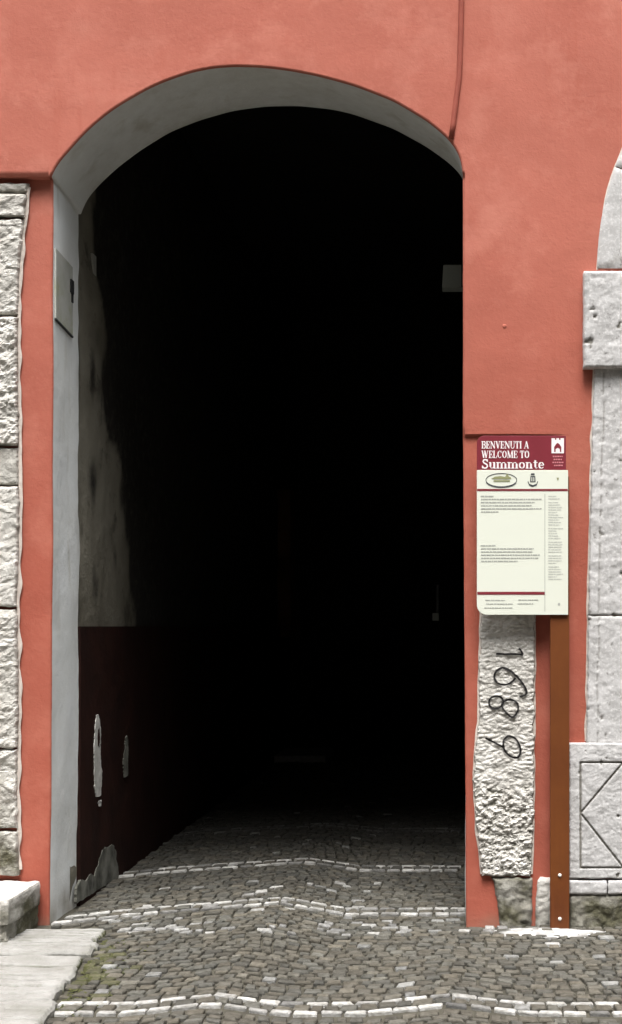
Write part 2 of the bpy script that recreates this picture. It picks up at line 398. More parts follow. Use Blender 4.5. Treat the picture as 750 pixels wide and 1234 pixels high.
# ------------------------------------------------------------------ rough stone faces
def slab_height(seed, amp, fs):
    def h(x, z):
        a = .55 * nz(x * fs + seed, seed * 1.7, z * fs) + .35 * abs(nz(x * fs * 2.3, seed, z * fs * 2.6)) + .25 * nz(x * fs * 5, seed * 3, z * fs * 5.5)
        wx = x + .35 / fs * nz(x * fs * 1.1, seed + 4, z * fs * 1.1); wz = z + .35 / fs * nz(x * fs * 1.1, seed + 8, z * fs * 1.1)
        v1 = noise.voronoi(Vector((wx * fs * 1.6 + seed, seed, wz * fs * 2.4)))[0]; v2 = noise.voronoi(Vector((wx * fs * 4.0, seed * 2, wz * fs * 6.0)))[0]
        f = noise.fractal(Vector((wx * fs * 1.5, seed, wz * fs * 1.9)), .75, 2.1, 6)
        return amp * (.45 * a + .45 * (.5 - v1[0]) + .30 * (.5 - v2[0]) + .42 * f)
    return h
def rough_slab(name, parent, mat, z0, z1, xl, xr, yf, yb, amp=.012, fs=16, step=.012, seed=1.0, rad=.012, groove=None, jag=.004, dirt_shade=None, hfun=None, facet=False, cav=None):
    """a stone whose face (towards -Y) follows xl(z)..xr(z); returns the object and its height function y(x,z)"""
    zs = frange(z0, z1, step); n = max(3, int((xr((z0 + z1) / 2) - xl((z0 + z1) / 2)) / step))
    h = hfun or slab_height(seed, amp, fs)
    def yy(x, z):
        y = yf - h(x, z)
        if groove: y += groove(x, z)
        return y
    mb = MB(); W_ = n + 3
    for k, z in enumerate(zs):
        jl = jag * (nz(seed, 1, z * 25) + .6 * nz(seed, 9, z * 60)); jr = jag * (nz(seed, 4, z * 25) + .6 * nz(seed, 6, z * 60))
        a, b = xl(z) + jl, xr(z) + jr
        row = []
        for i in range(n + 1):
            x = lerp(a, b, i / n)
            e = min(x - a, b - x, z - z0, z1 - z)
            e = max(0, e); f = 0 if e >= rad else rad * (1 - math.sqrt(max(0, 1 - (1 - e / rad) ** 2)))
            zz = z
            if k in (0, len(zs) - 1): zz += jag * 1.2 * nz(x * 22, seed, z)
            row.append((x, yy(x, z) + f, zz))
        mb.v += [(a, yb, z)] + row + [(b, yb, z)]
    for k in range(len(zs) - 1):
        for i in range(W_ - 1):
            p = k * W_ + i; mb.f.append([p, p + 1, p + W_ + 1, p + W_])
    mb.f.append(list(range(W_))); mb.f.append([(len(zs) - 1) * W_ + i for i in range(W_)])
    o = mb.build(name, mat, parent, False)
    for p in o.data.polygons: p.use_smooth = len(p.vertices) == 4 and not facet
    if dirt_shade or groove or cav:
        def dfun(c):
            d = dirt_shade(c) if dirt_shade else 0
            if cav: d = max(d, cav[0] * smooth((c.y - yf - cav[1]) / cav[2]))
            if groove and c.y < yf + .02: d = max(d, min(.8, groove(c.x, c.z) / .009))
            return d
        set_dirt_shade(o, dfun)
    return o, yy
def edge_strip(name, parent, z0, z1, xl, xr, y, w=.012, seed=0, mat='pale_edge'):
    """mortar fillet showing as a pale line round a stone"""
    mb = MB(); zs = frange(z0, z1, .02)
    for fn, sg in ((xl, -1), (xr, 1)):
        if fn is None: continue
        mb.grid(lambda z, t: (fn(z) + sg * (w * (.8 + .9 * nz(seed, sg, z * 9)) * t - .006 * (1 - t)), y + .02 * t * 0 + (.006 if t == 1 else 0), z), zs, [0, .6, 1])
    return mb.build(name, M[mat], parent, True)

# left pilaster
pil = thing('stone_pilaster', 'rough pale stone pilaster of stacked blocks at the left edge beside the red strip', 'pilaster')
tabR = [(PZ(py, .03), PX(px, .03)) for px, py in ((22, 1057), (20, 950), (22, 860), (20, 740), (23, 600), (22, 520), (20.5, 420), (22.5, 330), (27, 280), (31, 240), (34, 220))]
pxr = lambda z: interp(tabR, z)
yj = [1057, 1001, 903, 733, 586, 538, 381, 263, 233, 219]
for i, (a, b) in enumerate(zip(yj, yj[1:])):
    ins = (0, .004, -.006, .0, .010, -.006, .003, -.002, .008)[i]
    dr = (lambda c: .95 * smooth((PZ(960) - c.z) / .25) * (.55 + .9 * nz(c.x * 7, 3, c.z * 7)) + .6 * smooth((PZ(900) - c.z) / .2) * max(0, nz(c.x * 14, 1, c.z * 14)))
    rough_slab('block', pil, M['rough'], PZ(a, .03) + .008, PZ(b, .03) - .004, lambda z: -2.95, lambda z, ii=ins: pxr(z) - .3 * max(0, ii), .016 + ins, .2, (.022, .030, .020, .015, .010, .028, .022, .018, .012)[i], (9, 7, 10, 8, 6, 11, 8, 6, 6)[i], .008, 3.3 + i * 2.1, .016, dirt_shade=lambda c, dr=dr, b0=(0, .05, .1, .0, .3, .0, .14, .05, .4)[i]: max(dr(c), b0 + .25 * max(0, nz(c.x * 6, 4, c.z * 6))), jag=.007, facet=True, cav=(.55, .004, .014))
edge_strip('mortar_edge', pil, PZ(1050), PZ(222), None, pxr, .041, .017, 3)
rebase(pil, (-2.6, .1, 0))

# carved stone with the date
cs = thing('carved_stone', 'tall rough stone with 1689 painted sideways in black, set in the red pier', 'stone')
tl = [(PZ(py), PX(px)) for px, py in ((581, 1052), (577.5, 1025), (575, 1000), (573, 975), (571.5, 945), (573, 900), (577, 870), (578, 800), (580, 740), (580, 600))]
tr = [(PZ(py), PX(px)) for px, py in ((641, 1058), (643, 1000), (644, 900), (645, 740), (645, 600))]
cxl = lambda z: interp(tl, z); cxr = lambda z: interp(tr, z)
hA = slab_height(5.5, .022, 22)
def hC(x, z):                          # smoother dressed face around the date, hacked below
    r = smooth((PZ(935) - z) / .12); g = .003 * nz(x * 10, 2, z * 16) + .006 * abs(nz(x * 22, 8, z * 42)) + .004 * (.4 - noise.voronoi(Vector((x * 40, 3, z * 62)))[0][0])
    return lerp(g * 1.5, hA(x, z) + g, r)
stone, yC = rough_slab('stone_face', cs, M['rough'], PZ(1056), PZ(600), cxl, cxr, -.006, .12, step=.006, seed=5.5, rad=.01, hfun=hC, jag=.010, facet=True, cav=(.75, -.002, .012))
edge_strip('mortar_edge', cs, PZ(1054), PZ(602), cxl, cxr, .006, .009, 6)
def ribbon(pts, w, yfn, closed=False):
    """flat stroke of width w over a surface y=yfn(x,z)"""
    mb = MB(); n = len(pts); L_, R_ = [], []
    for i in range(n):
        if closed: a, b = pts[(i - 1) % n], pts[(i + 1) % n]
        else: a, b = pts[max(0, i - 1)], pts[min(n - 1, i + 1)]
        dx, dz = b[0] - a[0], b[1] - a[1]; l = math.hypot(dx, dz) or 1; nx_, nz_ = -dz / l, dx / l
        ww = w * (.9 + .25 * nz(pts[i][0] * 40, 3, pts[i][1] * 40))
        L_.append((pts[i][0] + nx_ * ww / 2, pts[i][1] + nz_ * ww / 2)); R_.append((pts[i][0] - nx_ * ww / 2, pts[i][1] - nz_ * ww / 2))
    for p, c_, q in zip(L_, pts, R_):
        for u in (p, c_, q): mb.v.append((u[0], yfn(u[0], u[1]) - .0055, u[1]))
    m = n if closed else n - 1
    for i in range(m):
        j = (i + 1) % n
        mb.f.append([3 * i, 3 * j, 3 * j + 1, 3 * i + 1]); mb.f.append([3 * i + 1, 3 * j + 1, 3 * j + 2, 3 * i + 2])
    return mb
def catmull(pts, k=8, closed=False):
    n = len(pts); out = []
    for i in range(n if closed else n - 1):
        g = lambda j: pts[j % n] if closed else pts[max(0, min(n - 1, j))]
        p0, p1, p2, p3 = g(i - 1), g(i), g(i + 1), g(i + 2)
        for s in range(k):
            t = s / k
            out.append(tuple(.5 * (2 * p1[d] + (p2[d] - p0[d]) * t + (2 * p0[d] - 5 * p1[d] + 4 * p2[d] - p3[d]) * t * t + (3 * p1[d] - p0[d] - 3 * p2[d] + p3[d]) * t ** 3) for d in (0, 1)))
    if not closed: out.append(pts[-1])
    return out
def zp(pts): return [(PX(570 + a * 120 / 740), PZ(740 + b * 200 / 1234)) for a, b in pts]     # traced on a 740 x 1234 enlargement of the date
digits = [[(zp([(173, 296), (240, 298), (310, 298), (372, 303)]), False), (zp([(372, 303), (358, 272), (342, 255)]), False)],
          [(catmull(zp([(318, 465), (280, 422), (225, 400), (175, 425), (160, 470), (185, 512), (235, 526), (285, 508)]), 6, True), False),
           (catmull(zp([(225, 400), (290, 430), (350, 490), (390, 550), (396, 595), (345, 617)]), 6), False)],
          [(catmull(zp([(228, 650), (205, 617), (165, 610), (128, 630), (122, 670), (145, 698), (190, 700), (215, 680)]), 6, True), True),
           (catmull(zp([(215, 680), (240, 645), (290, 638), (330, 665), (336, 715), (310, 757), (285, 764), (245, 730)]), 6, True), True)],
          [(catmull(zp([(228, 985), (232, 935), (268, 907), (315, 925), (347, 975), (354, 1030), (330, 1066), (285, 1060), (245, 1025)]), 6, True), True),
           (zp([(95, 922), (140, 945), (185, 967), (228, 990)]), False)]]
for d in digits:
    mb = MB()
    for pts, cl in d:
        if len(pts) < 7: pts = catmull(pts, 10)
        r = ribbon(pts, .0118, lambda x, z: .5 * yC(x, z) + .5 * min(yC(x + a_, z + b_) for a_ in (-.006, 0, .006) for b_ in (-.006, 0, .006)), cl); mb.add(r.v, r.f)
    mb.build('digit', M['black_paint'], cs, False)
rebase(cs, (.25, .05, PZ(1056)))

# footing stones
f1, _ = rough_slab('footing_stone', None, M['rough'], -.06, PZ(1057) - .004, lambda z: interp([(-.06, PX(603)), (PZ(1090), PX(600)), (PZ(1070), PX(596)), (PZ(1063), PX(596)), (PZ(1056), PX(590))], z),
                   lambda z: PX(642), -.004, .12, .03, 9, .01, 12.2, .02, dirt_shade=lambda c: .75 + .4 * nz(c.x * 8, 1, c.z * 8), jag=.006)
tag(f1, 'dirty rounded footing stone under the tall dated stone', 'stone')
f2, _ = rough_slab('corner_stone', None, M['rough'], -.06, PZ(1057), lambda z: interp([(-.06, PX(646)), (.1, PX(646)), (PZ(1062), PX(648)), (PZ(1057), PX(652))], z), lambda z: PX(684), -.012, .12, .02, 14, .01, 21.2, .02,
                   dirt_shade=lambda c: .45 * smooth((.13 - c.z) / .1) + .3 * nz(c.x * 12, 1, c.z * 12), jag=.004)
tag(f2, 'small pale footing stone half hidden behind the foot of the wooden post', 'stone')

# right stone portal
por = thing('stone_portal', 'big pale dressed stone door surround at the right edge, diamond carved on its base', 'portal')
CX = PX(1080); CZ = PZ(325)
chip = lambda s, x, z: .009 * smooth((.8 * nz(x * 11 + s, 2, z * 13) + .7 * nz(x * 34, s, z * 40) - .60) / .16)
def mirror_copy(o):
    c = o.copy(); c.data = o.data.copy(); COL.objects.link(c); c.parent = o.parent
    for v in c.data.vertices: v.co.x = 2 * CX - v.co.x
    c.data.flip_normals(); return c
parts = []
jl = [(PZ(900), PX(707)), (PZ(742), PX(709)), (PZ(600), PX(712)), (PZ(443), PX(716))]
jx = lambda z: interp(jl, z)
def gj(x, z): return (.004 if abs(x - jx(z) - .055 - .004 * nz(3, 1, z * 5)) < .0035 else 0) + chip(2, x, z)
for a, b, sd in ((896, 742.6, 1.3), (741.4, 443, 4.4)):
    parts.append(rough_slab('shaft', por, M['stone'], PZ(a), PZ(b), jx, lambda z: PX(800), -.02, .15, .006, 12, .0085, sd, .004, groove=gj, jag=.004, cav=(.4, .0, .006))[0])
edge_strip('mortar_edge', por, PZ(893), PZ(445), jx, None, -.006, .011, 8)
parts.append(rough_slab('capital', por, M['stone'], PZ(443, -.06), PZ(326, -.06), lambda z: PX(704, -.06), lambda z: PX(806), -.065, .15, .007, 12, .009, 7.7, .012,
             groove=lambda x, z: chip(5, x, z) + .012 * smooth((.012 - math.hypot(x - PX(717, -.06), z - PZ(381, -.06))) / .006), jag=.003)[0])
bx0, bx1 = PX(686.5, -.05), PX(815)
gx0, gz0, gz1 = PX(700, -.05), PZ(1046, -.05), PZ(919, -.05)
def seg_d(x, z, a, b):
    ax, az = a; bx_, bz_ = b; dx, dz = bx_ - ax, bz_ - az
    t = max(0, min(1, ((x - ax) * dx + (z - az) * dz) / (dx * dx + dz * dz))); return math.hypot(x - ax - t * dx, z - az - t * dz)
gx1 = bx1 - (gx0 - bx0); gm = (gz0 + gz1) / 2 + .01; gc = (gx0 + gx1) / 2
lines = [((gx0, gz0), (gx0, gz1)), ((gx0, gz1), (gx1, gz1)), ((gx1, gz1), (gx1, gz0)), ((gx1, gz0), (gx0, gz0)),
         ((gx0, gm), (gc, gz1)), ((gc, gz1), (gx1, gm)), ((gx1, gm), (gc, gz0)), ((gc, gz0), (gx0, gm))]
def gb(x, z):
    d = min(seg_d(x, z, a, b) for a, b in lines); return .009 * smooth((.0062 - d) / .003) + chip(9, x, z) * .8
parts.append(rough_slab('base_block', por, M['stone'], PZ(1059, -.05), PZ(896, -.05), lambda z: bx0, lambda z: bx1, -.05, .15, .005, 10, .0042, 9.1, .005, groove=gb, jag=.003)[0])
parts.append(rough_slab('plinth', por, M['stone'], PZ(1078, -.05), PZ(1061.5, -.05), lambda z: bx0, lambda z: bx0 + .20, -.052, .15, .008, 12, .009, 3.1, .005)[0])
parts.append(rough_slab('plinth', por, M['stone'], PZ(1078, -.05), PZ(1061.5, -.05), lambda z: bx0 + .207, lambda z: bx1, -.054, .15, .008, 12, .009, 6.1, .005)[0])
parts.append(rough_slab('footing', por, M['rough'], -.06, PZ(1079, -.05), lambda z: bx0 + .003, lambda z: bx1 - .003, -.046, .15, .02, 12, .009, 8.1, .015, dirt_shade=lambda c: .9 + .4 * nz(c.x * 9, 2, c.z * 9))[0])
for p in parts: mirror_copy(p)
RO, RI = 1.60, 1.22
nv = 9
for k in range(nv):
    a0 = math.pi * k / nv + .002; a1 = math.pi * (k + 1) / nv - .002
    mb = MB(); th = frange(a0, a1, .012); rr = frange(RI, RO, .02)
    hh = slab_height(k * 3.7, .006, 11)
    def vf(t, r):
        x = CX - r * math.cos(t); z = CZ + .004 + r * math.sin(t)
        e = min(r - RI, RO - r, (t - a0) * r, (a1 - t) * r); f = max(0, .01 - e) * .9
        return (x, -.016 - hh(x, z) + f + chip(k, x, z), z)
    mb.grid(vf, th, rr)
    ot = [(t, RO) for t in th] + [(a1, r) for r in reversed(rr)] + [(t, RI) for t in reversed(th)] + [(a0, r) for r in rr]
    mb.grid(lambda i, t: (lambda p: (p[0], lerp(p[1], .15, t), p[2]))(vf(*ot[int(i)])), list(range(len(ot))), [0, 1])
    o = mb.build('voussoir', M['stone'], por, True)
    if k in (0, nv - 1): set_dirt_shade(o, lambda c: .9 * smooth((CZ + .10 - c.z) / .06) * max(0, .15 + 1.6 * nz(c.x * 22, 4, c.z * 26)))
em = MB()
em.grid(lambda a, t: (CX - (RO + (.012 + .004 * nz(2, 2, a * 30)) * t - .004 * (1 - t)) * math.cos(a), -.004 + .006 * t, CZ + (RO + .012 * t - .004 * (1 - t)) * math.sin(a)), frange(.0, math.pi, .02), [0, .6, 1])
em.build('mortar_edge', M['pale_edge'], por, True)
rebase(por, (CX, .05, 0))
dr = thing('wooden_door', 'dark plank double door inside the stone portal', 'door')
for s in (-1, 1):
    mb = MB()
    for k in range(8):
        x0 = CX + s * (.005 + k * .145); x1 = CX + s * (.005 + k * .145 + .14)
        zt = CZ + math.sqrt(max(.01, 1.21 ** 2 - max(abs(x0 - CX), abs(x1 - CX)) ** 2))
        mb.box(min(x0, x1), max(x0, x1), -.004, .04, 0, zt)
    bevel(mb.build('door_leaf', M['door'], dr), .004)
rebase(dr, (CX, 0, 0))

# ------------------------------------------------------------------ information sign
sign = thing('information_sign', 'white and burgundy welcome panel on a brown wooden post above the stone dated 1689', 'sign')
YS = -.10
def sx_(px): return PX(px, YS)
def sz_(py): return PZ(py, YS)
mb = MB(); mb.box(PX(663.5, -.085), PX(686.5, -.085), -.087, -.05, -.01, PZ(574, -.087))
bevel(mb.build('post', M['wood'], sign), .003)
for py in (1055, 1107.5):
    mb = MB(); mb.disc((PX(675, -.087), -.087, PZ(py, -.087)), .0095, .006); mb.build('screw', M['steel'], sign, True)
def rpoly(x0, z0, x1, z1, radii, n=8):
    """rounded rectangle; radii: bottom-left, bottom-right, top-right, top-left"""
    out = []
    for (cx, cz, r, a0) in ((x0, z0, radii[0], 180), (x1, z0, radii[1], 270), (x1, z1, radii[2], 0), (x0, z1, radii[3], 90)):
        ox = cx + (r if cx == x0 else -r); oz = cz + (r if cz == z0 else -r)
        for k in range(n + 1):
            a = math.radians(a0 + 90 * k / n); out.append((ox + r * math.cos(a), oz + r * math.sin(a)))
    return out
pxm = D / (D + YS) / K                # not used for lengths below 1 px
u = (D + YS) / D / K                  # one photo pixel on the sign's plane
mb = MB(); mb.prism(rpoly(sx_(575), sz_(741), sx_(685), sz_(566.5), (12 * u, .5 * u, .5 * u, .5 * u)), YS, YS + .011)
panel = mb.build('panel', M['panel_white'], sign); bevel(panel, .0012, 1)
mb = MB(); mb.prism(rpoly(sx_(575), sz_(567.2), sx_(682.5), sz_(525), (.5 * u, .5 * u, .5 * u, 9 * u)), YS + .0015, YS + .0125)
header = mb.build('header', M['burgundy'], sign); bevel(header, .0012, 1)
def flat(name, polys, mat, parent, y):
    mb = MB()
    for pl in polys: mb.add([(sx_(a), y, sz_(b)) for a, b in pl], [list(range(len(pl)))])
    o = mb.build(name, mat, parent, recalc=False)
    bm = bmesh.new(); bm.from_mesh(o.data)
    for f in bm.faces:
        if f.normal.y > 0: f.normal_flip()
    bm.to_mesh(o.data); bm.free(); return o
def rect(x0, y0, x1, y1): return [(x0, y0), (x1, y0), (x1, y1), (x0, y1)]
YP = YS - .0012
flat('band', [rect(575.3, 589.2, 684.6, 591.6)], M['burgundy'], panel, YP)
flat('band', [rect(575.4, 713.2, 656.8, 716.6)], M['burgundy'], panel, YP)
flat('divider', [rect(656.7, 595, 657.3, 737)], M['ink_grey'], panel, YP)
# lettering drawn as strokes
TK, TN = .20, .085
def arc(cx, cy, rx, ry, a0, a1, n=12): return [(cx + rx * math.cos(math.radians(lerp(a0, a1, k / n))), cy + ry * math.sin(math.radians(lerp(a0, a1, k / n)))) for k in range(n + 1)]
def stem(x, y0=0, y1=1): return [(TK, [(x, y0), (x, y1)])]
def ser(x, y, w=.15): return [(TN, [(x - w, y + (TN / 2 if y < .3 else -TN / 2)), (x + w, y + (TN / 2 if y < .3 else -TN / 2))])]
G = {
 'B': (.72, stem(.18) + ser(.16, 0) + ser(.16, 1) + [(TN, [(.18, .95), (.4, .95)]), (.15, arc(.4, .74, .2, .21, 90, -90)), (TN, [(.18, .53), (.42, .53)]), (.16, arc(.42, .27, .22, .23, 90, -90)), (TN, [(.18, .04), (.42, .04)])]),
 'E': (.68, stem(.18) + ser(.16, 0) + ser(.16, 1) + [(TN, [(.18, .95), (.6, .95)]), (TN, [(.18, .5), (.46, .5)]), (TN, [(.18, .04), (.62, .04)]), (TN, [(.58, .95), (.6, .72)]), (TN, [(.59, .04), (.62, .3)]), (TN, [(.45, .36), (.45, .64)])]),
 'N': (.86, [(TN, [(.16, 0), (.16, 1)]), (TN, [(.72, 0), (.72, 1)]), (TK, [(.16, .95), (.72, .05)])] + ser(.16, 0, .12) + ser(.12, 1, .12) + ser(.72, 1, .12)),
 'V': (.8, [(TK, [(.16, 1), (.42, .04)]), (TN, [(.42, .02), (.66, 1)])] + ser(.15, 1, .14) + ser(.66, 1, .12)),
 'U': (.82, [(TK, [(.2, 1), (.2, .35)]), (.11, arc(.43, .33, .25, .30, 180, 360)), (TN, [(.68, .33), (.68, 1)])] + ser(.2, 1) + ser(.68, 1, .11)),
 'T': (.72, stem(.36) + ser(.36, 0) + [(TN, [(.04, .95), (.68, .95)]), (TN, [(.06, .97), (.05, .7)]), (TN, [(.66, .97), (.67, .7)])]),
 'I': (.38, stem(.19) + ser(.19, 0) + ser(.19, 1)),
 'A': (.84, [(TN, [(.12, .02), (.4, 1)]), (TK, [(.4, .98), (.66, .02)]), (TN, [(.22, .33), (.56, .33)])] + ser(.12, 0, .11) + ser(.66, 0, .14)),
 'W': (1.14, [(TK, [(.14, 1), (.36, .04)]), (TN, [(.36, .02), (.56, .95)]), (TK, [(.54, 1), (.76, .04)]), (TN, [(.76, .02), (.98, 1)])] + ser(.14, 1, .13) + ser(.54, 1, .1) + ser(.98, 1, .1)),
 'L': (.66, stem(.18) + ser(.16, 0) + ser(.18, 1) + [(TN, [(.18, .04), (.6, .04)]), (TN, [(.57, .04), (.6, .34)])]),
 'C': (.76, [(.17, arc(.42, .5, .28, .45, 130, 230)), (TN, arc(.42, .5, .28, .45, 230, 320)), (TN, arc(.42, .5, .28, .45, 130, 45)), (TN, [(.64, .98), (.64, .66)])]),
 'O': (.82, [(.18, arc(.41, .5, .27, .45, 125, 235)), (.18, arc(.41, .5, .27, .45, -55, 55)), (TN, arc(.41, .5, .27, .45, 55, 125)), (TN, arc(.41, .5, .27, .45, 235, 305))]),
 'M': (1.0, [(TN, [(.14, 0), (.16, 1)]), (TK, [(.17, .98), (.48, .04)]), (TN, [(.48, .04), (.78, 1)]), (TK, [(.82, 0), (.82, 1)])] + ser(.14, 0, .11) + ser(.82, 0, .14) + ser(.13, 1, .1) + ser(.84, 1, .11)),
 'S': (.64, [(.16, [(.52, .80), (.46, .92), (.33, .95), (.19, .90), (.15, .76), (.22, .62), (.36, .52), (.49, .42), (.53, .25), (.46, .09), (.30, .04), (.15, .10), (.10, .24)]), (TN, [(.54, .98), (.54, .70)]), (TN, [(.08, .02), (.08, .32)])]),
 'u': (.66, [(TK, [(.16, .68), (.16, .2)]), (TN, [(.16, .2), (.22, .06), (.34, .05), (.46, .16)]), (TK, [(.5, .68), (.5, .02)]), (TN, [(.02, .65), (.2, .65)]), (TN, [(.36, .65), (.52, .65)]), (TN, [(.5, .04), (.64, .04)])]),
 'm': (1.0, [(TK, [(.16, 0), (.16, .68)]), (TK, [(.5, 0), (.5, .5)]), (TK, [(.84, 0), (.84, .5)]), (TN, [(.18, .52), (.28, .63), (.4, .64), (.5, .5)]), (TN, [(.52, .52), (.62, .63), (.74, .64), (.84, .5)]), (TN, [(.02, .65), (.18, .65)])] + ser(.16, 0, .14) + ser(.5, 0, .14) + ser(.84, 0, .14)),
 'o': (.62, [(.17, arc(.31, .34, .2, .3, 120, 240)), (.17, arc(.31, .34, .2, .3, -60, 60)), (TN, arc(.31, .34, .2, .3, 60, 120)), (TN, arc(.31, .34, .2, .3, 240, 300))]),
 'n': (.68, [(TK, [(.16, 0), (.16, .68)]), (TK, [(.5, 0), (.5, .5)]), (TN, [(.18, .52), (.28, .63), (.4, .64), (.5, .5)]), (TN, [(.02, .65), (.18, .65)])] + ser(.16, 0, .14) + ser(.5, 0, .14)),
 't': (.44, [(TK, [(.2, .88), (.2, .16)]), (TN, [(.2, .14), (.27, .04), (.4, .1)]), (TN, [(.02, .65), (.4, .65)])]),
 'e': (.58, [(.17, arc(.31, .34, .21, .3, 110, 250)), (TN, arc(.31, .34, .21, .3, 250, 325)), (TN, [(.14, .36), (.5, .36)]), (.13, arc(.31, .36, .19, .28, 0, 70)), (TN, arc(.31, .34, .21, .3, 60, 115))]),
 ' ': (.34, []),
}
def lettering(txt, x0, x1, ytop, ybot, name, mat, parent, y, gain=1.0):
    tot = sum(G[c][0] for c in txt); sc = (x1 - x0) / tot; h = ybot - ytop; cx = x0; mb = MB(); lay = 0
    for ch in txt:
        w, st = G[ch]
        for k, (wd, pts) in enumerate(st):
            P = [(sx_(cx + a * sc), sz_(ybot - b * h)) for a, b in pts]
            r = ribbon_flat(P, wd * gain * .5 * (sc + h) * u, y - .00012 * k); mb.add(r.v, r.f)
        cx += w * sc
    return mb.build(name, mat, parent, recalc=False)
def ribbon_flat(pts, w, y, closed=False):
    mb = MB(); n = len(pts)
    for i in range(n):
        a, b = (pts[(i - 1) % n], pts[(i + 1) % n]) if closed else (pts[max(0, i - 1)], pts[min(n - 1, i + 1)])
        dx, dz = b[0] - a[0], b[1] - a[1]; l = math.hypot(dx, dz) or 1
        mb.v += [(pts[i][0] - dz / l * w / 2, y, pts[i][1] + dx / l * w / 2), (pts[i][0] + dz / l * w / 2, y, pts[i][1] - dx / l * w / 2)]
    for i in range(n if closed else n - 1):
        j = (i + 1) % n; mb.f.append([2 * i, 2 * j, 2 * j + 1, 2 * i + 1])
    return mb
YH = YS + .0015 - .0015
lettering('BENVENUTI A', 580.5, 638, 531.5, 540.5, 'lettering', M['white_ink'], header, YH, .88)
lettering('WELCOME TO', 580.5, 638.5, 543, 552, 'lettering', M['white_ink'], header, YH, .88)
lettering('Summonte', 580.5, 656.5, 553.3, 564.6, 'lettering', M['white_ink'], header, YH, .88)
# square emblem: white with a dark arch and two notches, and its small print
flat('emblem', [rect(665, 528, 680, 546.2)], M['white_ink'], header, YH)
flat('emblem_arch', [[(668.2, 544.6), (668.2, 538.5), (670.5, 535), (672.5, 533.6), (674.5, 535), (676.8, 538.5), (676.8, 544.6), (675.2, 544.6), (675, 541), (672.6, 539.5), (670, 541), (669.8, 544.6)],
                     rect(669.2, 528, 670.8, 530), rect(674.2, 528, 675.8, 530)], M['burgundy'], header, YH - .0005)
pr_ = []
for k, (a, b) in enumerate(((666.5, 678.5), (667.5, 677.5), (666, 679.5), (668, 678.5))):
    yy0 = 549.2 + k * 3.6; x = a
    while x < b:
        w = min(b - x, random.uniform(1.6, 3.6)); pr_.append(rect(x, yy0, x + w, yy0 + 1.7)); x += w + .6
flat('small_print', pr_, make_mat('pink_print', (.55, .2, .22), None, 1, .5), header, YH)
# body text: thin broken lines too small to read
def text_lines(rows, mat, name, th=1.0):
    pl = []
    for a, b, y in rows:
        x = a
        while x < b - .5:
            w = min(b - x, random.uniform(1.8, 6.5)); pl.append(rect(x, y - th / 2, x + w, y + th / 2)); x += w + .55
    return flat(name, pl, mat, panel, YP)
rows = [(579.5, 596, 598)] + [(580, b, y) for b, y in ((653, 601.6), (645, 605.4), (641, 609.2), (653.5, 613), (601, 616.8))]
rows += [(579.5, 598, 657.5)] + [(580, b, y) for b, y in ((643.5, 661.2), (642.5, 665), (651, 668.8), (649, 672.6), (624, 676.4))]
text_lines(rows[:6], M['ink_grey'], 'text_block', 1.3); text_lines(rows[6:], M['ink_grey'], 'text_block', 1.3)
rows = []; y = 598
for k in range(32):
    rows.append((661, 661 + random.uniform(9, 18), y)); y += random.choice((3.0, 3.0, 4.4))
    if y > 719: break
text_lines(rows, make_mat('pale_ink', (.5, .51, .47), None, 1, .6), 'text_column', .9)
text_lines([(585, 609, 723.4), (586, 619, 727.8), (584, 618, 732.6)], M['ink_grey'], 'contact_lines', 1.0)
text_lines([(625, 649, 723), (624, 643, 727.6)], M['ink_grey'], 'contact_lines', 1.0)
def ell(cx, cy, rx, ry, n=20): return [(cx + rx * math.cos(2 * math.pi * k / n), cy + ry * math.sin(2 * math.pi * k / n)) for k in range(n)]
mb = MB(); r = ribbon_flat([(sx_(a), sz_(b)) for a, b in ell(604.5, 578.5, 18.6, 8.0, 36)], .9 * u, YP, True); mb.add(r.v, r.f)
r = ribbon_flat([(sx_(a), sz_(b)) for a, b in [(604.5 + 18.6 * math.cos(math.radians(t)), 578.9 + 8.2 * math.sin(math.radians(t))) for t in range(20, 165, 6)]], 1.6 * u, YP - .0002); mb.add(r.v, r.f)
lg = mb.build('oval_logo', M['ink_dark'], panel, recalc=False)
flat('logo_hill', [[(592, 577), (597, 574.3), (603, 573.6), (609, 574.6), (611, 571.2), (612, 571.2), (613.5, 574.2), (616, 575), (616.5, 577), (608, 577.4)], rect(595, 578.6, 615, 580.4)], M['ink_green'], panel, YP - .0004)
flat('crest', [rect(640.2, 570.4, 644.6, 572.6), [(639.6, 573.6), (645.4, 573.6), (645.8, 581), (639.2, 581)], [(636.8, 579.5), (638.2, 583), (642.5, 584.6), (646.8, 583), (648.2, 579.5), (648.8, 580.5), (647, 585), (642.5, 586.8), (638, 585), (636.2, 580.5)]], M['ink_dark'], panel, YP)
flat('crest_window', [rect(640.8, 575.2, 641.8, 580), rect(643.2, 575.2, 644.2, 580)], M['panel_white'], panel, YP - .0004)
flat('flower_mark', [[(671, 575.6), (674, 575.6), (673, 579), (672.2, 579)]], M['ink_green'], panel, YP)
flat('round_mark', [ell(674, 728.2, 1.5, 1.7, 12)], M['ink_grey'], panel, YP)
rebase(sign, (PX(675, -.087), -.07, 0))

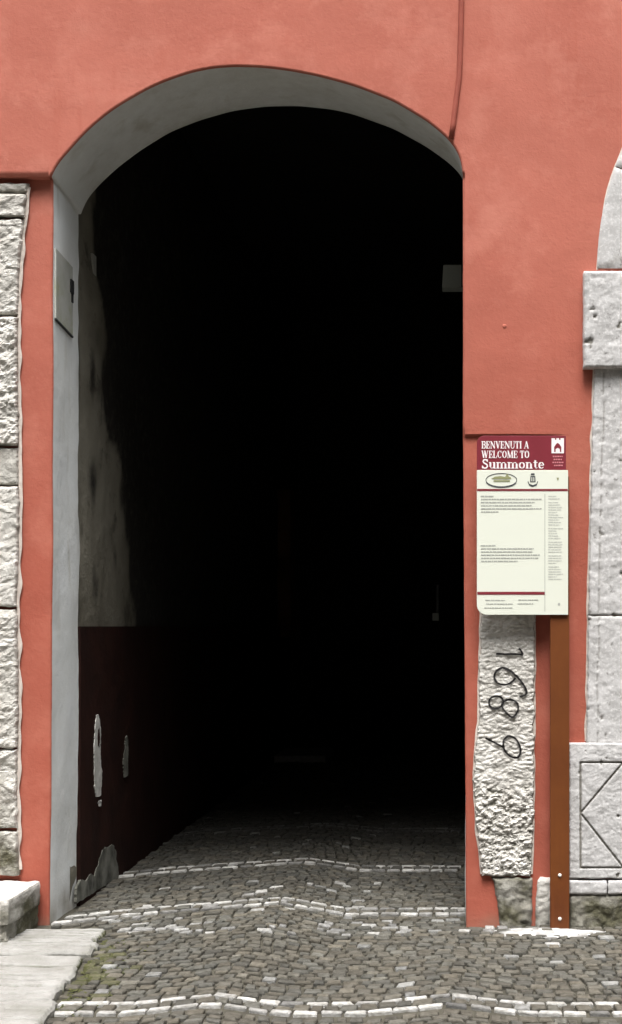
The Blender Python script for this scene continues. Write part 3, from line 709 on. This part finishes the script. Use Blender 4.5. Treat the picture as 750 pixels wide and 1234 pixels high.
# ------------------------------------------------------------------ small fittings
h = thing('utility_hatch', 'grey metal hatch with a black lock on the left side of the archway', 'hatch')
mb = MB()
yz = [(.095, 3.275), (.40, 3.245), (.40, 3.635), (.095, 3.655)]
x0 = XL - .004
mb.add([(x0 - .01, y, z) for y, z in yz] + [(x0 + .009, y, z) for y, z in yz], [(0, 1, 2, 3), (7, 6, 5, 4), (0, 4, 5, 1), (1, 5, 6, 2), (2, 6, 7, 3), (3, 7, 4, 0)])
bevel(mb.build('door', M['metal'], h), .002)
mb = MB(); mb.add([(x0 + o, y, z) for o in (.002, .012) for y, z in ((.09, 3.265), (.402, 3.235), (.402, 3.243), (.09, 3.273))], [(0, 1, 2, 3), (7, 6, 5, 4), (0, 4, 5, 1), (1, 5, 6, 2), (2, 6, 7, 3), (3, 7, 4, 0)])
mb.build('frame', M['dark_metal'], h)
mb = MB(); mb.box(x0 + .0092, x0 + .017, .345, .40, 3.48, 3.555); mb.box(x0 + .0092, x0 + .015, .37, .395, 3.43, 3.479); mb.build('lock', M['dark_metal'], h)
rebase(h, (XL, .25, 3.25))
jb = thing('junction_box', 'grey box fixed high on the right wall just inside the dark archway', 'electrical box')
yb = 1.15
mb = MB(); mb.prism([(PX(534.5, yb), PZ(318.5, yb)), (.05, PZ(318.5, yb)), (.05, PZ(346, yb)), (PX(533, yb), PZ(346, yb))], yb, yb + .12)
bevel(mb.build('housing', M['box_grey'], jb), .006)
mb = MB(); mb.box(PX(556, yb), .05, yb - .012, yb, PZ(346, yb), PZ(319, yb)); mb.build('bracket', M['dark_metal'], jb)
rebase(jb, (.03, yb + .06, PZ(346, yb)))
mbx = thing('meter_box', 'small dull grey box on the right wall deep inside the dark passage', 'electrical box')
ym = 3.6
mb = MB(); mb.box(PX(521.5, ym), PX(529, ym), ym, ym + .1, PZ(748, ym), PZ(739, ym)); mb.build('housing', M['box_grey'], mbx)
mb = MB(); mb.box(PX(526, ym), PX(529, ym), ym + .02, ym + .06, PZ(739, ym) + .001, PZ(705, ym)); mb.build('pipe', M['dark_metal'], mbx)
rebase(mbx, (.03, ym + .05, PZ(748, ym)))
y0, z0 = LW(119, 341); y1, z1 = LW(123, 309)
mb = MB(); mb.box(XL - .07, XL - .034, y0, y1, z0, z1); pl = bevel(mb.build('wall_plate', M['enamel'], None), .003)
tag(pl, 'narrow white plate high on the left passage wall behind the metal hatch', 'plate')
# wall plug left in the plaster
mb = MB(); x_, z_ = PX(608.5), PZ(393); mb.disc((x_, wall_y(x_, z_) + .001, z_), .012, .0035); nb = mb.build('plaster_lump', M['red'], house, True)

# ------------------------------------------------------------------ ground
def slab_edge(y): return interp([(-3.6, -1.62), (-1.75, -1.70), (-1.2, -1.745), (-.75, -1.80), (-.3, -1.84), (0, -1.86)], y)
gm_ = MB(); gm_.grid(lambda x, y: (x, y, -.016), frange(-400, 400, 50), frange(-400, 400, 50))
kind(gm_.build('ground', M['joint'], None), 'structure')
def wave(x, y0):
    near =   .13 * max(0, 1 - abs(x + 1.06) / .32) + .13 * max(0, 1 - abs(x + .045) / .32) + .11 * max(0, 1 - abs(x - 1.0) / .3)
    d = x + 1.05
    far = .30 * max(0, 1 - (-d / .75 if d < 0 else d / .40)) - .22 * smooth((-1.75 - x) / .5)
    return lerp(near, far, smooth((y0 + 1.4) / 1.3)) + .012 * nz(x * 2, y0 * 2, 4) + .006 * nz(x * 7, y0 * 5, 8)
def white_zone(x, y):
    """lime-splashed setts in front of the arch"""
    a = math.exp(-((y + .06) / .16) ** 2) * (1 if -2.0 < x < .45 else 0) * .45
    b = math.exp(-((x - .42) / .25) ** 2 - ((y + .16) / .12) ** 2) * .9
    c_ = math.exp(-((x + 1.3) / .5) ** 2 - ((y - .55) / .35) ** 2) * .25
    return max(a, b, c_)
bands = [-3.12, -1.60, .27, 1.58, 3.2]
rows = []; y = -3.5
while y < 9.3:
    nb_ = min((b for b in bands if b > y - .03), default=99)
    if nb_ - y < .056:
        y = nb_
        rows += [(y, .048, True), (y + .050, .080, False), (y + .132, .048, True)]; y += .182
    else:
        hgt = min(random.uniform(.052, .066), nb_ - y if nb_ - y < .14 and nb_ - y > .056 else 1)
        rows.append((y, hgt, False)); y += hgt + .002
V, F, CC = [], [], []
WV, WF, WC = [], [], []
def sett(x0, x1, y0, h, white, y0row):
    cx, cy = (x0 + x1) / 2, y0 + wave((x0 + x1) / 2, y0row) + h / 2
    if cy > -.02 and not (XL + .03 < cx < .03): return
    if x0 < slab_edge(cy) - .02 and cy < -.02: return
    if cy > 9.3: return
    g = random.uniform(.004, .008); zt = random.gauss(0, .0012 if white else .0026); tl_ = random.gauss(0, .015); tm = random.gauss(0, .02)
    wl, wr = wave(x0 + g, y0row), wave(x1 - g, y0row)
    j = lambda: random.gauss(0, .0035)
    q = [(x0 + g + j(), y0 + wl + g + j()), (x1 - g + j(), y0 + wr + g + j()), (x1 - g + j(), y0 + wr + h - g + j()), (x0 + g + j(), y0 + wl + h - g + j())]
    VV, FF, C_ = (WV, WF, WC) if white else (V, F, CC)
    n = len(VV); ins = .13
    mid = (sum(p[0] for p in q) / 4, sum(p[1] for p in q) / 4)
    zf = lambda p: zt + tl_ * (p[0] - mid[0]) + tm * (p[1] - mid[1])
    for p in q: VV.append((p[0], p[1], -.02))
    for p in q: VV.append((p[0], p[1], zf(p) - .005))
    for p in q:
        r_ = (lerp(p[0], mid[0], ins), lerp(p[1], mid[1], ins)); VV.append((r_[0], r_[1], zf(r_)))
    VV.append((mid[0], mid[1], zt + .0015))
    for a in range(4):
        b = (a + 1) % 4
        FF += [[n + a, n + b, n + 4 + b, n + 4 + a], [n + 4 + a, n + 4 + b, n + 8 + b, n + 8 + a], [n + 8 + a, n + 8 + b, n + 12]]
    if white: c = random.uniform(.30, .54) * (1 if y0row < 3 else .4) * (random.uniform(.35, .7) if random.random() < .16 else 1); c = (c, c * .985, c * .955)  # deepest band dimmed in colour for the passage's shade; random setts dirty
    else:
        t = random.random(); v = random.lognormvariate(0, .18) * (.097 if cy < .5 else lerp(.097, .06, smooth((cy - .5) / .8)))  # setts darken inward: the passage's shade put into their colour
        c = (v * lerp(1.12, 1.0, t), v * lerp(1.0, .98, t), v * lerp(.78, .86, t))
        if random.random() < .012: v = random.uniform(.16, .32); c = (v, v, v * .97)
        wz = white_zone(cx, cy)
        if random.random() < wz * .75: v = random.uniform(.16, .44); c = (v, v * .985, v * .96)
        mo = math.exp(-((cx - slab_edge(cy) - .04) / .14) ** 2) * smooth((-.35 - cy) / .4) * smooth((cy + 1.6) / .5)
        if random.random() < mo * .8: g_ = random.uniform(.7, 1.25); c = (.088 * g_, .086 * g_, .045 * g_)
    C_ += [c] * 12
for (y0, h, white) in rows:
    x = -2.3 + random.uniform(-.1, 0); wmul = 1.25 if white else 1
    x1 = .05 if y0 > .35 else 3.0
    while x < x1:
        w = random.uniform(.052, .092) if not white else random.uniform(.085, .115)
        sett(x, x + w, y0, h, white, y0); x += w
def sett_obj(name, V, F, CC):
    me = bpy.data.meshes.new(name); me.from_pydata(V, [], F)
    a = me.color_attributes.new('Col', 'FLOAT_COLOR', 'CORNER'); buf = []
    for c, p in zip(CC, me.polygons):
        for _ in range(p.loop_total): buf += [c[0], c[1], c[2], 1]
    a.data.foreach_set('color', buf); me.materials.append(M['sett'])
    me.validate()
    return kind(link(bpy.data.objects.new(name, me)), 'structure')
sett_obj('road_paving', V, F, CC); sett_obj('road_paving_bands', WV, WF, WC)
# pavement slabs on the left
pv = MB(); ys_ = [-.13, -.30, -.46, -.70, -.90, -1.16, -1.50, -1.90, -2.4, -3.0, -3.6]
def crack(x, y, i, a, b):
    c = 0
    for q in range(2):
        yc = lerp(a, b, .32 + .36 * q + .1 * nz(i, q, 7)) + .02 * nz(x * 3, i, q * 5) + .006 * nz(x * 14, i, q)
        c = max(c, smooth((.013 - abs(y - yc)) / .007) * smooth((nz(x * 1.7, i * 3.3, q * 7.7) - .02) / .12))
    return c
for i, (a, b) in enumerate(zip(ys_, ys_[1:])):
    ov = random.uniform(-.02, .03); xs = [-4.2, -2.95 + random.uniform(-.3, .3), None]
    segs = [(-4.2, xs[1] - .006), (xs[1] + .006, None)]
    for (sa, sb) in segs:
        gap = .015; lift = .018 + .010 * smooth((-.3 - a) / 1.2) + random.uniform(-.005, .007)
        nu, nv_ = 60 if sb is None else 20, max(5, int((a - b) / .008))
        def top(u_, v_):
            yy = lerp(a - gap, b + gap, v_); e1 = slab_edge(yy) + ov + .018 * nz(i, 3, yy * 9) + .006 * nz(i, 7, yy * 40) if sb is None else sb
            yy += .022 * nz(i * 3.0, lerp(sa, e1, u_) * 5, 1) * (1 if v_ < .05 or v_ > .95 else .3)
            x = lerp(sa, e1, u_); ed = min(u_ * (e1 - sa), (1 - u_) * (e1 - sa), v_ * (a - b), (1 - v_) * (a - b))
            z = lift + .009 * fbm(x * 4, yy * 9, i, 4) - .014 * (1 - smooth(ed / .012)) - .022 * crack(x, yy, i, a, b)
            return (x, yy, z)
        uu = [1 - (1 - k / nu) ** 1.5 for k in range(nu + 1)]; vv = [k / nv_ for k in range(nv_ + 1)]
        pv.grid(top, uu, vv)
        ring = [(u_, 0) for u_ in uu] + [(1, v_) for v_ in vv] + [(u_, 1) for u_ in reversed(uu)] + [(0, v_) for v_ in reversed(vv)]
        pv.grid(lambda k, t: (lambda p: (p[0], p[1], lerp(p[2], -.03, t)))(top(*ring[int(k)])), list(range(len(ring))), [0, 1])
po = pv.build('pavement', M['slab'], None, True, True); kind(po, 'structure')
set_dirt_shade(po, lambda c: .95 * smooth((.011 - c.z) / .009) + .45 * smooth((c.x - slab_edge(c.y) + .06) / .08) * max(0, .3 + nz(c.x * 9, c.y * 9, 2)) + .30 * max(0, nz(c.x * 2.5, c.y * 11, 5)))
# moss in the gutter along the slabs
ms = MB()
for k in range(2600):
    yy = -1.65 + 1.35 * random.random(); xx = slab_edge(yy) + .015 + abs(random.gauss(0, .085)); 
    if nz(xx * 7, yy * 7, 9) < -.12 or random.random() > math.exp(-((yy + .85) / .5) ** 2): continue
    r = random.uniform(.004, .010); z = -.011 + random.uniform(0, .008)
    ang = random.random() * 6.28
    ms.add([(xx + r * math.cos(ang + t), yy + r * math.sin(ang + t), z) for t in (0, 1.57, 3.14, 4.71)] + [(xx, yy, z + r * .5)], [(0, 1, 4), (1, 2, 4), (2, 3, 4), (3, 0, 4)])
kind(ms.build('moss', M['moss'], None), 'stuff')
# lime mortar filling the joints by the sign post
lm = MB(); ring = []
nlm = 48
ctr = (.44, -.15)
def lmr(t): return 1 + .5 * nz(math.cos(t) * 2, math.sin(t) * 2, 3) + .5 * nz(math.cos(t) * 7, math.sin(t) * 7, 5)
lm.grid(lambda t, r: (ctr[0] + .27 * r * lmr(t) * math.cos(t), min(-.03, ctr[1] + .10 * r * lmr(t) * math.sin(t)), .0035 + .004 * nz(r * 4 * math.cos(t), r * 4 * math.sin(t), 1) - .012 * smooth((r - .75) / .25)),
        [2 * math.pi * k / nlm for k in range(nlm + 1)], [.02, .3, .5, .7, .85, 1])
kind(lm.build('mortar_spill', M['mortar'], None, True), 'structure')

# unseen house behind the camera, added and sized to shut out the low sky
opp = thing('sky_blocker_house', 'unseen dark stone house across the street, added to block the low sky', 'house')
mb = MB(); mb.box(-16, 16, -21, -13, -.1, 14.5); mb.build('sky_blocker_wall', M['dark_stone'], opp)
mb = MB(); mb.prism([(-16.5, 14.502), (16.5, 14.502), (16.5, 14.65), (12, 16.5), (-12, 16.5), (-16.5, 14.65)], -21.5, -12.5); mb.build('roof', M['roof'], opp)  # roof of the added sky blocker house
for k in range(7):
    for zz in (1.2, 4.6, 8.0, 11.4):
        x = -13 + k * 4.2
        mb = MB(); mb.box(x, x + 1.0, -13.01, -12.94, zz, zz + 1.5); w_ = mb.build('sky_blocker_window', M['door'], opp)
        mb = MB(); mb.box(x - .1, x + 1.1, -13.0, -12.86, zz - .12, zz - .002); mb.build('sill', M['rough'], w_)

# rough step block at the bottom left
def rough_box(name, x0, x1, y0, y1, z0, z1, step, amp, rad, mat, parent=None, seed=1):
    bm = bmesh.new()
    def face(o, du, dv, nu, nv_):
        vsx = [[bm.verts.new(Vector(o) + Vector(du) * i / nu + Vector(dv) * j / nv_) for j in range(nv_ + 1)] for i in range(nu + 1)]
        for i in range(nu):
            for j in range(nv_): bm.faces.new((vsx[i][j], vsx[i + 1][j], vsx[i + 1][j + 1], vsx[i][j + 1]))
    X, Y, Z = x1 - x0, y1 - y0, z1 - z0; nx_, ny_, nz_ = (max(2, int(v / step)) for v in (X, Y, Z))
    face((x0, y0, z0), (X, 0, 0), (0, 0, Z), nx_, nz_); face((x0, y1, z0), (X, 0, 0), (0, 0, Z), nx_, nz_)
    face((x0, y0, z0), (0, Y, 0), (0, 0, Z), ny_, nz_); face((x1, y0, z0), (0, Y, 0), (0, 0, Z), ny_, nz_)
    face((x0, y0, z0), (X, 0, 0), (0, Y, 0), nx_, ny_); face((x0, y0, z1), (X, 0, 0), (0, Y, 0), nx_, ny_)
    bmesh.ops.remove_doubles(bm, verts=bm.verts, dist=step * .1)
    for v in bm.verts:
        p = v.co; c = Vector((min(max(p.x, x0 + rad), x1 - rad), min(max(p.y, y0 + rad), y1 - rad), min(max(p.z, z0 + rad), z1 - rad)))
        d = p - c; nrm = d.normalized() if d.length > 1e-6 else Vector((0, 0, 1))
        v.co = c + nrm * rad + nrm * amp * (.8 * fbm(p.x * 7 + seed, p.y * 7, p.z * 9, 4) + .6 * (.5 - noise.voronoi(Vector((p.x * 22, p.y * 22 + seed, p.z * 30)))[0][0]) + .3 * fbm(p.x * 40, p.y * 40, p.z * 40, 3))
    bmesh.ops.recalc_face_normals(bm, faces=bm.faces)
    me = bpy.data.meshes.new(name); bm.to_mesh(me); bm.free(); me.materials.append(mat)
    return link(bpy.data.objects.new(name, me), parent)
zt = PZ(1063, 0)
st = thing('stone_step', 'rough stone step block on the pavement below the left pilaster', 'step')
b1 = rough_box('tread', -3.4, -2.262, -.46, .035, .10, zt, .012, .007, .008, M['rough'], st, 3)
b2 = rough_box('riser', -3.4, -2.275, -.445, .03, -.03, .105, .012, .016, .010, M['rough'], st, 6)
dfn = lambda c: smooth((zt - .025 - c.z) / .05) * max(0, .35 + 1.0 * nz(c.x * 5, c.y * 6, c.z * 6)) + (.45 if c.x > -2.3 and c.z < zt - .03 else 0)
set_dirt_shade(b1, dfn); set_dirt_shade(b2, lambda c: dfn(c) + .2)
rebase(st, (-2.8, -.17, 0))
